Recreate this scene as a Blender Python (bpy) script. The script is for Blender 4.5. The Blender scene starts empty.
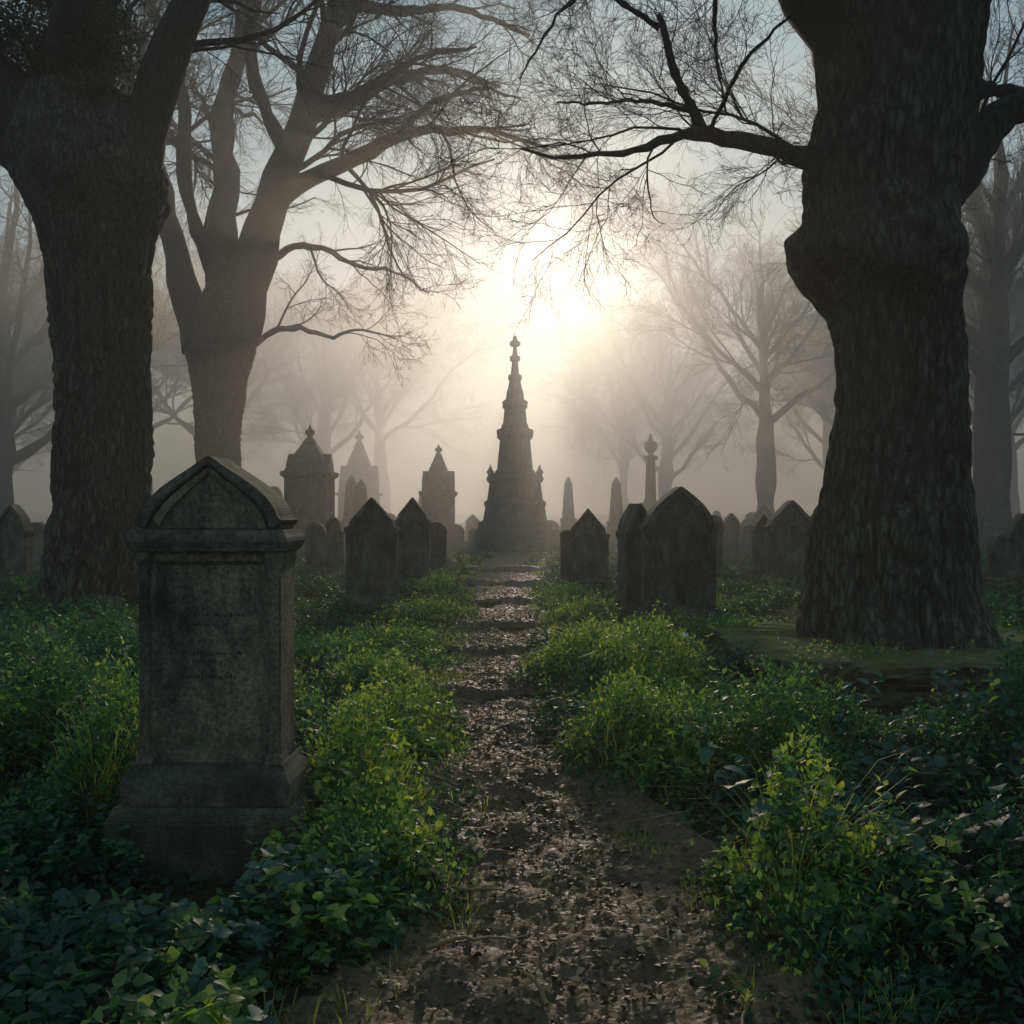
import bpy, bmesh, math, random
import numpy as np
from mathutils import Vector, Matrix
random.seed(4); RNG=np.random.default_rng(7)
scene=bpy.context.scene
COL=scene.collection

# ------------------------------------------------------------ helpers
def vnoise(x,y,seed=0,px=None):
    x=np.asarray(x,float); y=np.asarray(y,float)
    xi=np.floor(x).astype(np.int64); yi=np.floor(y).astype(np.int64)
    fx=x-xi; fy=y-yi; fx=fx*fx*(3-2*fx); fy=fy*fy*(3-2*fy)
    def h(a,b):
        if px: a=np.mod(a,px)
        n=(a*374761393+b*668265263+seed*974634777)&0xFFFFFFFF
        n=((n^(n>>13))*1274126177)&0xFFFFFFFF
        n=(n^(n>>16))&0xFFFFFFFF
        return n/4294967295.0
    a=h(xi,yi);b=h(xi+1,yi);c=h(xi,yi+1);d=h(xi+1,yi+1)
    return (a+(b-a)*fx)+((c+(d-c)*fx)-(a+(b-a)*fx))*fy
def fbm(x,y,seed=0,o=4):
    s=0;a=.5;t=0
    for i in range(o):
        s=s+a*vnoise(x*2**i,y*2**i,seed+i*17);t+=a;a*=.5
    return s/t
def sst(x,a,b):
    t=np.clip((x-a)/(b-a),0,1); return t*t*(3-2*t)
def pathc(y): return np.interp(y,[0,2.9,3.8,5.2,6.5,8,10,11.7,14,17,21,25,40],[0,.10,.27,.10,-.07,-.17,-.15,-.05,-.12,-.24,-.1,-.15,0])
def pathw(y): return np.interp(y,[0,3,3.9,5.2,8,11.7,17,25],[.7,.60,.48,.36,.33,.44,.58,.7])
def gau(x,y,cx,cy,sx,sy): return np.exp(-((x-cx)/sx)**2-((y-cy)/sy)**2)
STEPS=((5.0,5.4,.06),(7.6,7.75,.07),(9.6,9.75,.08),(11.8,11.95,.08),(14.5,14.7,.09),(18,18.3,.10),(22,22.3,.1))
def H(x,y):
    x=np.asarray(x,float);y=np.asarray(y,float)
    dx=np.abs(x-pathc(y))-pathw(y); side=sst(dx,-.1,.7)
    near=np.exp(-np.maximum(y-30,0)/40)
    flat=(1-.95*np.minimum(1,1.5*gau(x,y,-1.26,3.9,.7,.8)))*(1-.97*np.minimum(1,1.8*gau(x,y,2.9,7.2,1.7,1.7)))*(1-.8*sst(y,8,9.5)*sst(-y,-17,-14)*sst(-np.abs(x),-4,-3))
    h=side*(0.09+0.30*(fbm(x*.55+9,y*.55,3)-.45))*near*flat
    for a,b,c in STEPS: h=h+c*sst(y+.6*(fbm(x*1.6,y*0+a,4)-.5),a,b)-c*.8*sst(y,a+.2,a+1.9)*(a>5.1)
    h=h+(fbm(x*2.3,y*2.3,8)-.5)*.07*near
    return h
def mesh_np(name,verts,faces,mats,smooth=True,attr=None):
    me=bpy.data.meshes.new(name)
    verts=np.ascontiguousarray(verts,dtype=np.float32)
    if not isinstance(faces,list): faces=[faces]
    faces=[np.asarray(f,dtype=np.int32) for f in faces if len(f)]
    loops=np.concatenate([f.ravel() for f in faces])
    sizes=np.concatenate([np.full(len(f),f.shape[1],dtype=np.int32) for f in faces])
    starts=np.concatenate([[0],np.cumsum(sizes)[:-1]]).astype(np.int32)
    me.vertices.add(len(verts)); me.vertices.foreach_set('co',verts.ravel())
    me.loops.add(len(loops)); me.loops.foreach_set('vertex_index',loops)
    me.polygons.add(len(sizes)); me.polygons.foreach_set('loop_start',starts)
    me.polygons.foreach_set('loop_total',sizes)
    me.polygons.foreach_set('use_smooth',np.full(len(sizes),smooth))
    if attr is not None:
        a=me.attributes.new('tint','FLOAT','POINT'); a.data.foreach_set('value',np.asarray(attr,dtype=np.float32))
    me.update(calc_edges=True)
    for m in (mats if isinstance(mats,list) else [mats]): me.materials.append(m)
    return me
def obj(name,me,parent=None,label=None,category=None,kind=None,group=None,loc=None,rotz=0):
    o=bpy.data.objects.new(name,me); COL.objects.link(o)
    if parent: o.parent=parent
    if label:o['label']=label
    if category:o['category']=category
    if kind:o['kind']=kind
    if group:o['group']=group
    if loc is not None:o.location=loc
    o.rotation_euler=(0,0,rotz)
    return o
def grid_faces(nu,nv,wrap=False):
    i=np.arange(nu-1)[:,None]; m=nv if wrap else nv-1
    j=np.arange(m)[None,:]; j2=(j+1)%nv
    return np.stack([i*nv+j+0*j2,i*nv+j2,(i+1)*nv+j2,(i+1)*nv+j],-1).reshape(-1,4)

# ------------------------------------------------------------ materials
def newmat(name):
    m=bpy.data.materials.new(name); m.use_nodes=True
    nt=m.node_tree; nt.nodes.clear()
    return m,nt,nt.nodes,nt.links
def N(nodes,t,**k):
    n=nodes.new(t)
    for a,b in k.items():
        if a.startswith('i_'): n.inputs[a[2:].replace('_',' ')].default_value=b
        else: setattr(n,a,b)
    return n
def ramp(nodes,stops):
    r=nodes.new('ShaderNodeValToRGB'); e=r.color_ramp.elements
    while len(e)<len(stops): e.new(.5)
    for el,(p,c) in zip(e,stops): el.position=p; el.color=(*c,1)
    return r
def stone_mat(name,dark,light,moss=(.035,.045,.018),mossamt=.5,scale=1.0):
    m,nt,n,l=newmat(name)
    out=N(n,'ShaderNodeOutputMaterial'); b=N(n,'ShaderNodeBsdfPrincipled'); b.inputs['Roughness'].default_value=.85
    tc=N(n,'ShaderNodeTexCoord'); geo=N(n,'ShaderNodeNewGeometry')
    oi=N(n,'ShaderNodeObjectInfo'); add=N(n,'ShaderNodeVectorMath',operation='ADD')
    mulr=N(n,'ShaderNodeMath',operation='MULTIPLY'); mulr.inputs[1].default_value=37
    l.new(oi.outputs['Random'],mulr.inputs[0]); l.new(tc.outputs['Object'],add.inputs[0]); l.new(mulr.outputs[0],add.inputs[1])
    n1=N(n,'ShaderNodeTexNoise',i_Scale=3.2*scale,i_Detail=8,i_Roughness=.68); l.new(add.outputs[0],n1.inputs['Vector'])
    mp=N(n,'ShaderNodeMapping'); mp.inputs['Scale'].default_value=(5,5,1.6); l.new(add.outputs[0],mp.inputs['Vector'])
    n2=N(n,'ShaderNodeTexNoise',i_Scale=1.6*scale,i_Detail=7,i_Roughness=.65); l.new(mp.outputs[0],n2.inputs['Vector'])
    n3=N(n,'ShaderNodeTexNoise',i_Scale=55*scale,i_Detail=5,i_Roughness=.7); l.new(add.outputs[0],n3.inputs['Vector'])
    r1=ramp(n,[(.32,dark),(.52,tuple((a+b_)/2 for a,b_ in zip(dark,light))),(.72,light)]); l.new(n1.outputs[0],r1.inputs[0])
    r2=ramp(n,[(.36,(.26,.24,.21)),(.58,(1,1,1))]); l.new(n2.outputs[0],r2.inputs[0])
    mx=N(n,'ShaderNodeMix',data_type='RGBA',blend_type='MULTIPLY'); mx.inputs[0].default_value=.85
    l.new(r1.outputs[0],mx.inputs[6]); l.new(r2.outputs[0],mx.inputs[7])
    r3=ramp(n,[(.35,(.45,.45,.45)),(.65,(1.4,1.4,1.35))]); l.new(n3.outputs[0],r3.inputs[0])
    mx2=N(n,'ShaderNodeMix',data_type='RGBA',blend_type='MULTIPLY'); mx2.inputs[0].default_value=1
    l.new(mx.outputs[2],mx2.inputs[6]); l.new(r3.outputs[0],mx2.inputs[7])
    n4=N(n,'ShaderNodeTexNoise',i_Scale=5,i_Detail=7,i_Roughness=.7); l.new(add.outputs[0],n4.inputs['Vector'])
    sp=N(n,'ShaderNodeSeparateXYZ'); l.new(geo.outputs['Position'],sp.inputs[0])
    mr=N(n,'ShaderNodeMapRange'); mr.inputs[1].default_value=.9; mr.inputs[2].default_value=0; mr.inputs[3].default_value=0; mr.inputs[4].default_value=.22
    l.new(sp.outputs[2],mr.inputs[0])
    ad=N(n,'ShaderNodeMath',operation='ADD'); l.new(n4.outputs[0],ad.inputs[0]); l.new(mr.outputs[0],ad.inputs[1])
    sn=N(n,'ShaderNodeSeparateXYZ'); l.new(geo.outputs['Normal'],sn.inputs[0])
    mu=N(n,'ShaderNodeMath',operation='MULTIPLY_ADD'); mu.inputs[1].default_value=.14; l.new(sn.outputs[2],mu.inputs[0]); l.new(ad.outputs[0],mu.inputs[2])
    rr=ramp(n,[(.60,(0,0,0)),(.78,(mossamt,)*3)]); l.new(mu.outputs[0],rr.inputs[0])
    mx3=N(n,'ShaderNodeMix',data_type='RGBA'); l.new(rr.outputs[0],mx3.inputs[0]); l.new(mx2.outputs[2],mx3.inputs[6]); mx3.inputs[7].default_value=(*moss,1)
    l.new(mx3.outputs[2],b.inputs['Base Color'])
    ba=N(n,'ShaderNodeMath',operation='MULTIPLY_ADD'); ba.inputs[1].default_value=.4; l.new(n3.outputs[0],ba.inputs[0]); l.new(n1.outputs[0],ba.inputs[2])
    bp=N(n,'ShaderNodeBump'); bp.inputs['Strength'].default_value=1; bp.inputs['Distance'].default_value=.04
    l.new(ba.outputs[0],bp.inputs['Height']); l.new(bp.outputs[0],b.inputs['Normal']); l.new(b.outputs[0],out.inputs[0])
    return m
M_STONE=stone_mat('weathered_stone',(.085,.066,.046),(.40,.325,.235))
M_STONE2=stone_mat('dark_weathered_stone',(.05,.044,.034),(.23,.205,.155))
M_MOSSY=stone_mat('mossy_stone',(.06,.048,.03),(.22,.175,.11),moss=(.12,.12,.03),mossamt=.9)  # moss on upward faces kept pale, painting in the ledge's sunlit top edge

def bark_mat(name,dark,light,bd=.03,base=0.0):
    m,nt,n,l=newmat(name)
    out=N(n,'ShaderNodeOutputMaterial'); b=N(n,'ShaderNodeBsdfPrincipled'); b.inputs['Roughness'].default_value=.9
    tc=N(n,'ShaderNodeTexCoord'); mp=N(n,'ShaderNodeMapping'); mp.inputs['Scale'].default_value=(16,16,4.2)
    l.new(tc.outputs['Object'],mp.inputs[0])
    n1=N(n,'ShaderNodeTexNoise',i_Scale=1.5,i_Detail=10,i_Roughness=.78,i_Distortion=.4); l.new(mp.outputs[0],n1.inputs['Vector'])
    n2=N(n,'ShaderNodeTexNoise',i_Scale=1.4,i_Detail=8,i_Roughness=.7); l.new(tc.outputs['Object'],n2.inputs['Vector'])
    nd=N(n,'ShaderNodeVectorMath',operation='MULTIPLY_ADD'); nd.inputs[1].default_value=(2,2,2); l.new(n1.outputs['Color'],nd.inputs[0]); l.new(mp.outputs[0],nd.inputs[2])
    vo=N(n,'ShaderNodeTexVoronoi',i_Scale=1.0,feature='DISTANCE_TO_EDGE'); l.new(nd.outputs[0],vo.inputs['Vector'])
    vr=ramp(n,[(.0,(.12,.12,.12)),(.22,(1,1,1))]); l.new(vo.outputs['Distance'],vr.inputs[0])
    r=ramp(n,[(.35,dark),(.65,light)]); l.new(n1.outputs[0],r.inputs[0])
    r2=ramp(n,[(.50,(0,0,0)),(.70,(.85,.85,.85))])
    sp=N(n,'ShaderNodeSeparateXYZ'); l.new(tc.outputs['Object'],sp.inputs[0])
    mr=N(n,'ShaderNodeMapRange'); mr.inputs[1].default_value=2.2; mr.inputs[2].default_value=.1; mr.inputs[3].default_value=0; mr.inputs[4].default_value=base
    l.new(sp.outputs[2],mr.inputs[0]); am=N(n,'ShaderNodeMath',operation='ADD'); l.new(n2.outputs[0],am.inputs[0]); l.new(mr.outputs[0],am.inputs[1])
    l.new(am.outputs[0],r2.inputs[0])
    mx=N(n,'ShaderNodeMix',data_type='RGBA'); l.new(r2.outputs[0],mx.inputs[0]); l.new(r.outputs[0],mx.inputs[6]); mx.inputs[7].default_value=(.21,.195,.125,1) if base else (.03,.036,.016,1)
    mv=N(n,'ShaderNodeMix',data_type='RGBA',blend_type='MULTIPLY'); mv.inputs[0].default_value=.85
    l.new(mx.outputs[2],mv.inputs[6]); l.new(vr.outputs[0],mv.inputs[7])
    l.new(mv.outputs[2],b.inputs['Base Color'])
    ad=N(n,'ShaderNodeMath',operation='MULTIPLY_ADD'); ad.inputs[1].default_value=.8; l.new(vr.outputs[0],ad.inputs[0]); l.new(n1.outputs[0],ad.inputs[2])
    bp=N(n,'ShaderNodeBump'); bp.inputs['Strength'].default_value=1; bp.inputs['Distance'].default_value=bd
    l.new(ad.outputs[0],bp.inputs['Height']); l.new(bp.outputs[0],b.inputs['Normal']); l.new(b.outputs[0],out.inputs[0])
    return m
M_BARK=bark_mat('tree_bark',(.025,.023,.018),(.20,.18,.14),.07,.24)
M_TWIG=bark_mat('twig_bark',(.02,.018,.014),(.07,.06,.048),.01)

def leaf_mat(name,stops,trans=.45,rough=.5,tr_mul=(3.6,3.2,1.3),spec=.35):
    m,nt,n,l=newmat(name)
    out=N(n,'ShaderNodeOutputMaterial'); b=N(n,'ShaderNodeBsdfPrincipled'); b.inputs['Roughness'].default_value=rough
    b.inputs['Specular IOR Level'].default_value=spec
    at=N(n,'ShaderNodeAttribute',attribute_name='tint'); r=ramp(n,stops); l.new(at.outputs['Fac'],r.inputs[0])
    l.new(r.outputs[0],b.inputs['Base Color'])
    tr=N(n,'ShaderNodeBsdfTranslucent'); hs=N(n,'ShaderNodeMix',data_type='RGBA',blend_type='MULTIPLY'); hs.inputs[0].default_value=1
    hs.inputs[7].default_value=(*tr_mul,1); l.new(r.outputs[0],hs.inputs[6]); l.new(hs.outputs[2],tr.inputs[0])
    ms=N(n,'ShaderNodeMixShader'); ms.inputs[0].default_value=trans; l.new(b.outputs[0],ms.inputs[1]); l.new(tr.outputs[0],ms.inputs[2])
    l.new(ms.outputs[0],out.inputs[0]); return m
M_LEAF=leaf_mat('ground_cover_leaf',[(0,(.008,.032,.032)),(.45,(.024,.074,.056)),(.75,(.085,.16,.058)),(1,(.24,.29,.075))],tr_mul=(4,3.7,1.4))  # shade and backlight put in the colours: blue-green low, yellow-green high
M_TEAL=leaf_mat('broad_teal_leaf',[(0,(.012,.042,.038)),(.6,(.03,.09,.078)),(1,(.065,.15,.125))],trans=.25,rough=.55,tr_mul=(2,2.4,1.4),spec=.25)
M_GRASS=leaf_mat('grass_blade',[(0,(.03,.065,.03)),(.5,(.10,.15,.045)),(1,(.27,.28,.09))],trans=.55)
M_LITTER=leaf_mat('fallen_leaf',[(0,(.025,.015,.008)),(.6,(.10,.06,.03)),(1,(.34,.23,.12))],trans=.1,rough=.5)
M_IVY=leaf_mat('ivy_leaf',[(0,(.008,.018,.008)),(1,(.03,.05,.02))],trans=.25)
def plain(name,c,rough=.6):
    m,nt,n,l=newmat(name); out=N(n,'ShaderNodeOutputMaterial'); b=N(n,'ShaderNodeBsdfPrincipled')
    tc=N(n,'ShaderNodeTexCoord'); ns=N(n,'ShaderNodeTexNoise',i_Scale=30,i_Detail=4); l.new(tc.outputs['Object'],ns.inputs['Vector'])
    r=ramp(n,[(.3,tuple(x*.7 for x in c)),(.7,tuple(min(1,x*1.2) for x in c))]); l.new(ns.outputs[0],r.inputs[0]); l.new(r.outputs[0],b.inputs['Base Color'])
    b.inputs['Roughness'].default_value=rough; b.inputs['Specular IOR Level'].default_value=.3; l.new(b.outputs[0],out.inputs[0]); return m
M_PETAL=plain('white_petal',(.75,.75,.7)); M_STEM=plain('green_stem',(.05,.08,.03)); M_PEBBLE=plain('brown_pebble',(.10,.068,.042),.6)
M_CUT=plain('dark_stone_strokes',(.04,.031,.023),.9)  # plain dark stone so the inscription strokes stand out from the panel

def soil_mat(name,a,b_,green,rough0,bumpd,spec=.3):
    m,nt,n,l=newmat(name); out=N(n,'ShaderNodeOutputMaterial'); b=N(n,'ShaderNodeBsdfPrincipled'); b.inputs['Specular IOR Level'].default_value=spec
    tc=N(n,'ShaderNodeTexCoord')
    n1=N(n,'ShaderNodeTexNoise',i_Scale=20,i_Detail=10,i_Roughness=.75); l.new(tc.outputs['Object'],n1.inputs['Vector'])
    n2=N(n,'ShaderNodeTexNoise',i_Scale=1.6,i_Detail=6); l.new(tc.outputs['Object'],n2.inputs['Vector'])
    v=N(n,'ShaderNodeTexVoronoi',i_Scale=45); l.new(tc.outputs['Object'],v.inputs['Vector'])
    r=ramp(n,[(.35,a),(.68,b_)]); l.new(n1.outputs[0],r.inputs[0])
    rg=ramp(n,[(.45,(0,0,0)),(.65,(green,)*3)]); l.new(n2.outputs[0],rg.inputs[0])
    mx=N(n,'ShaderNodeMix',data_type='RGBA'); l.new(rg.outputs[0],mx.inputs[0]); l.new(r.outputs[0],mx.inputs[6]); mx.inputs[7].default_value=(.04,.042,.016,1)
    l.new(mx.outputs[2],b.inputs['Base Color'])
    rr=ramp(n,[(.4,(rough0,)*3),(.65,(.9,)*3)]); l.new(n1.outputs[0],rr.inputs[0]); l.new(rr.outputs[0],b.inputs['Roughness'])
    ad=N(n,'ShaderNodeMath',operation='MULTIPLY_ADD'); ad.inputs[1].default_value=-.5; l.new(v.outputs['Distance'],ad.inputs[0]); l.new(n1.outputs[0],ad.inputs[2])
    bp=N(n,'ShaderNodeBump'); bp.inputs['Strength'].default_value=1; bp.inputs['Distance'].default_value=bumpd
    l.new(ad.outputs[0],bp.inputs['Height']); l.new(bp.outputs[0],b.inputs['Normal']); l.new(b.outputs[0],out.inputs[0]); return m
M_PATH=soil_mat('path_soil',(.04,.025,.014),(.27,.175,.10),.35,.38,.03,.4)
M_GROUND=soil_mat('grassy_soil',(.015,.018,.010),(.045,.05,.025),.9,.9,.03,.1)

# ------------------------------------------------------------ ground and path
u=np.linspace(-1,1,361); xs=np.sinh(u*5.2)/np.sinh(5.2)*400
v=np.linspace(0,1,421); ys=-12+ (np.sinh(v*5.5)/np.sinh(5.5))*520
ys=np.concatenate([[-150,-60],ys])
X,Y=np.meshgrid(xs,ys)
Z=H(X,Y)
gm=mesh_np('ground',np.stack([X,Y,Z],-1).reshape(-1,3),grid_faces(len(ys),len(xs)),M_GROUND)
obj('ground',gm,kind='structure')
yy=np.concatenate([np.linspace(-3,2,40),np.linspace(2.02,13,620),np.linspace(13.1,33,260)])
uu=np.linspace(-1,1,91)
U,YY=np.meshgrid(uu,yy)
wid=pathw(YY)+.42
XX=pathc(YY)+U*wid
edge=np.abs(U)+.5*(fbm(XX*2.6,YY*2.6,21)-.5)
def micro(x,y):
    return (fbm(x*5,y*5,31,3)-.5)*.08+np.abs(fbm(x*22,y*22,33,2)-.5)*.05
ZZ=H(XX,YY)+.018-.09*sst(edge,.66,1.0)+.0006*YY+micro(XX,YY)
pm=mesh_np('path',np.stack([XX,YY,ZZ],-1).reshape(-1,3),grid_faces(len(yy),91),M_PATH)
obj('path',pm,kind='structure')
def HP(x,y): return H(x,y)+.017+.0006*y+micro(x,y)

# ------------------------------------------------------------ leaf geometry
LV=np.array([[0,0,0],[0,.5,.02],[0,1,-.14],[-.3,.42,.09],[.3,.42,.09]])
LF=np.array([[0,4,1],[1,4,2],[0,1,3],[1,2,3]])
def _hi():
    vs=[[0,0,0],[0,.25,.01],[0,.5,.0],[0,.75,-.05],[0,1,-.16]]
    w=[(.22,.2,.05),(.31,.36,.08),(.27,.46,.05),(.25,.62,.04),(.15,.72,.0),(.12,.88,-.06)]
    for a in w: vs.append([a[0],a[1],a[2]])
    for a in w: vs.append([-a[0],a[1],a[2]])
    f=[]
    R=[5,6,7,8,9,10]; Lx=[11,12,13,14,15,16]
    for S,fl in ((R,0),(Lx,1)):
        tri=[(0,S[0],1),(S[0],S[1],1),(1,S[1],2),(S[1],S[2],2),(S[2],S[3],2),(2,S[3],3),(S[3],S[4],3),(S[4],S[5],3),(3,S[5],4)]
        for t in tri: f.append(t if not fl else t[::-1])
    return np.array(vs),np.array(f)
HV,HF=_hi()
def place(P,yaw,pitch,roll,size,wid,V,F):
    n=len(P); v=np.repeat(V[None],n,0).astype(float)
    v[...,0]*=(size*wid)[:,None]; v[...,1]*=size[:,None]; v[...,2]*=size[:,None]
    cr,sr=np.cos(roll)[:,None],np.sin(roll)[:,None]
    x=v[...,0]*cr+v[...,2]*sr; z=-v[...,0]*sr+v[...,2]*cr; y=v[...,1]
    cp,sp_=np.cos(pitch)[:,None],np.sin(pitch)[:,None]
    y2=y*cp-z*sp_; z2=y*sp_+z*cp
    cy,sy=np.cos(yaw)[:,None],np.sin(yaw)[:,None]
    x3=x*cy-y2*sy; y3=x*sy+y2*cy
    out=np.stack([x3,y3,z2],-1)+P[:,None,:]
    f=F[None]+(np.arange(n)*len(V))[:,None,None]
    return out.reshape(-1,3),f.reshape(-1,F.shape[1])

STONES=[(-1.26,4.28,.41,.25),(3.39,8.65,1.35,1.2)]
def blocked(x,y):
    b=np.zeros(len(x),bool)
    for (a,c,rx,ry) in STONES: b|=(np.abs(x-a)<rx)&(np.abs(y-c)<ry)
    return b
# weedy clumps: x,y,rx,ry,height,brightness (backlit look put into the leaf tint)
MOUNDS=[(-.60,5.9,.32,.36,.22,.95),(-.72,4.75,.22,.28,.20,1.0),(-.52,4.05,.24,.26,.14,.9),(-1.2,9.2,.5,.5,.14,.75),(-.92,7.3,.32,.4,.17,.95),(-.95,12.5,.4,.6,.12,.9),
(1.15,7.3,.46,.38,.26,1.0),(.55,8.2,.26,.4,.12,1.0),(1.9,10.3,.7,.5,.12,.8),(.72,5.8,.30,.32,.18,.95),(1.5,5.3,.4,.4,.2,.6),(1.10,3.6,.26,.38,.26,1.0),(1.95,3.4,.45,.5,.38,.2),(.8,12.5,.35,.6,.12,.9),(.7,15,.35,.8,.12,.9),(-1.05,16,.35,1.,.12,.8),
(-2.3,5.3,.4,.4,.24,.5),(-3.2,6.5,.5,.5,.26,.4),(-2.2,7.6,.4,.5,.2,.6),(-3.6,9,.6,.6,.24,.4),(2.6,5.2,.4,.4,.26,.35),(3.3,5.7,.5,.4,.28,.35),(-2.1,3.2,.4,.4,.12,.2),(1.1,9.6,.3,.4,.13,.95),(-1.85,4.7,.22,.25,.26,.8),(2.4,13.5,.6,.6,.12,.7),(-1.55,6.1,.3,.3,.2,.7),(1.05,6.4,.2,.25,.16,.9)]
def canopy(x,y):
    dx=np.abs(x-pathc(y))-pathw(y)
    e=sst(dx+.75*(fbm(x*2.3,y*2.3,41)-.5),-.2,.45)
    m=fbm(x*1.7+3,y*1.7,55,3); m=sst(m,.36,.68)
    c=e*(.02+.17*m)
    br=.3+1.5*sst(fbm(x*3.8,y*3.8,57,3),.32,.72)
    for a,b,rx,ry,h,_ in MOUNDS: c=c+h*br*np.exp(-(((x-a)/rx)**2+((y-b)/ry)**2))*sst(dx,-.3,.08)
    c=c*(1-.85*np.minimum(1,1.3*gau(x,y,-1.26,3.75,.42,.42)))*(1-.93*np.minimum(1,1.7*gau(x,y,2.8,6.9,1.1,.6)))
    c=c*(1-.35*sst(y,8.2,9.5)*sst(-y,-18,-14))
    return c
def bright(x,y):  # backlight on path edges and clumps, painted through leaf tint
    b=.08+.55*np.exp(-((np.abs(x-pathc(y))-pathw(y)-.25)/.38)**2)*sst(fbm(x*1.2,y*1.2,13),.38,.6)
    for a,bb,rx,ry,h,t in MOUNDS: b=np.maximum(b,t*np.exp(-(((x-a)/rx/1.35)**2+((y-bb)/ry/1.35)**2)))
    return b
def scatter(n,x0,x1,y0,y1):
    x=RNG.uniform(x0,x1,n); y=RNG.uniform(y0,y1,n)
    k=(np.abs(x)<y*.56+1.2)&(~blocked(x,y)); return x[k],y[k]
VS=[];FS=[];TS=[];off=0
def addl(P,yaw,pitch,roll,size,wid,tint,hi=False):
    global off
    V,F=(HV,HF) if hi else (LV,LF)
    v,f=place(P,yaw,pitch,roll,size,wid,V,F)
    VS.append(v);FS.append(f+off);TS.append(np.repeat(tint,len(V)));off+=len(v)
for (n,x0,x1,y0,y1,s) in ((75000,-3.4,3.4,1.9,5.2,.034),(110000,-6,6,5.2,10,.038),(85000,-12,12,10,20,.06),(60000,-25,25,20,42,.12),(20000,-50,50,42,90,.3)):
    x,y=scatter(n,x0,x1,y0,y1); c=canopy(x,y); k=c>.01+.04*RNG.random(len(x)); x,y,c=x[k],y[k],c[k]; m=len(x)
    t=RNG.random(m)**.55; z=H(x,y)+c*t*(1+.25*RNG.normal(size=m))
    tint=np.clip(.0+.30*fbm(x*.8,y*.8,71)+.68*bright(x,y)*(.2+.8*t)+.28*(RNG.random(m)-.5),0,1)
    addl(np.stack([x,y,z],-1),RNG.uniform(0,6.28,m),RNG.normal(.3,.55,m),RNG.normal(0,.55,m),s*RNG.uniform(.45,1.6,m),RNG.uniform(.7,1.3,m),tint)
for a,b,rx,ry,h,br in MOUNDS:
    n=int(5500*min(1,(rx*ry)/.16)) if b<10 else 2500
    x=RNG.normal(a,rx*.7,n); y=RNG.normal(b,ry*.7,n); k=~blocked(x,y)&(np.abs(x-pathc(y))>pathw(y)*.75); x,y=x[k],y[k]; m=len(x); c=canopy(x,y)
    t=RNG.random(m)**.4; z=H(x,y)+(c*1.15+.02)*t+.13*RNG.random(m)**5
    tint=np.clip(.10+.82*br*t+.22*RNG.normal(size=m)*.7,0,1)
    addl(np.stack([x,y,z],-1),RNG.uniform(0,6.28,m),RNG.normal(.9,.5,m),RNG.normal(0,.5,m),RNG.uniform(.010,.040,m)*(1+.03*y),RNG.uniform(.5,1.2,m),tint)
n=7000; a=RNG.uniform(0,2*math.pi,n); rr0=RNG.uniform(.62,1.05,n)
x=3.35+np.sign(np.cos(a))*np.abs(np.cos(a))**.35*1.38*rr0; y=8.65+np.sign(np.sin(a))*np.abs(np.sin(a))**.35*1.24*rr0
k=fbm(x*2.2,y*2.2,77,3)>.54; x,y,rr0=x[k],y[k],rr0[k]; m=len(x)
z=np.where(rr0>.99,RNG.uniform(.2,.42,m),.40+.08*RNG.random(m)**2)
addl(np.stack([x,y,z],-1),RNG.uniform(0,6.28,m),RNG.normal(.3,.6,m),RNG.normal(0,.5,m),RNG.uniform(.015,.04,m),RNG.uniform(.7,1.2,m),np.clip(RNG.normal(.65,.25,m),0,1))
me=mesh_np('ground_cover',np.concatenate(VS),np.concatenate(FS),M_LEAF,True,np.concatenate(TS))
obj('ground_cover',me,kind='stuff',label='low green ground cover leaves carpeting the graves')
def reset():
    global VS,FS,TS,off,SV,SF,soff
    VS=[];FS=[];TS=[];off=0;SV=[];SF=[];soff=0
reset()
def weeds(n,x0,x1,y0,y1,hadd,lsz,dark=0,cmin=.09,hi=True,wd=1.0,clump=None):
    global soff
    x,y=scatter(n,x0,x1,y0,y1); c=canopy(x,y); k=(c>cmin)
    if clump: k&=fbm(x*clump,y*clump,63,2)>.5
    x,y,c=x[k],y[k],c[k]; m=len(x)
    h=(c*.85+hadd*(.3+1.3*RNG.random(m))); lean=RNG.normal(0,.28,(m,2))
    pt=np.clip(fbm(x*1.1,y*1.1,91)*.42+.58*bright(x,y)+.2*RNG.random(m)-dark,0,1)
    base=np.stack([x,y,H(x,y)],-1)
    top=base+np.stack([lean[:,0]*h,lean[:,1]*h,h],-1)
    for k_ in range(7):
        t=.3+.7*k_/6
        for sgn in (0,math.pi):
            P=base+(top-base)*t; yaw=RNG.uniform(-.4,.4,m)+sgn+(k_%2)*1.57+x*9
            sz=lsz*(1.25-.75*abs(t-.62)*1.4)*RNG.uniform(.55,1.3,m)
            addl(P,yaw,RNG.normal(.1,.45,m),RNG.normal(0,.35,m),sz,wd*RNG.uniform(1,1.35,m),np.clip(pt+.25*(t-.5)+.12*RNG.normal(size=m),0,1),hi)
    a=np.arange(3)*2.094; r=.0025
    ring=np.stack([np.cos(a)*r,np.sin(a)*r,0*a],-1)
    vv=np.concatenate([base[:,None]+ring,top[:,None]+ring*.5],1)
    f=np.array([[0,1,4,3],[1,2,5,4],[2,0,3,5]])[None]+(np.arange(m)*6)[:,None,None]
    SV.append(vv.reshape(-1,3));SF.append(f.reshape(-1,4)+soff);soff+=m*6
weeds(400,-2.4,-.35,2.1,3.7,.07,.055,.1,.03); weeds(500,1.0,2.9,2.1,4.6,.10,.058,.1)
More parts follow.
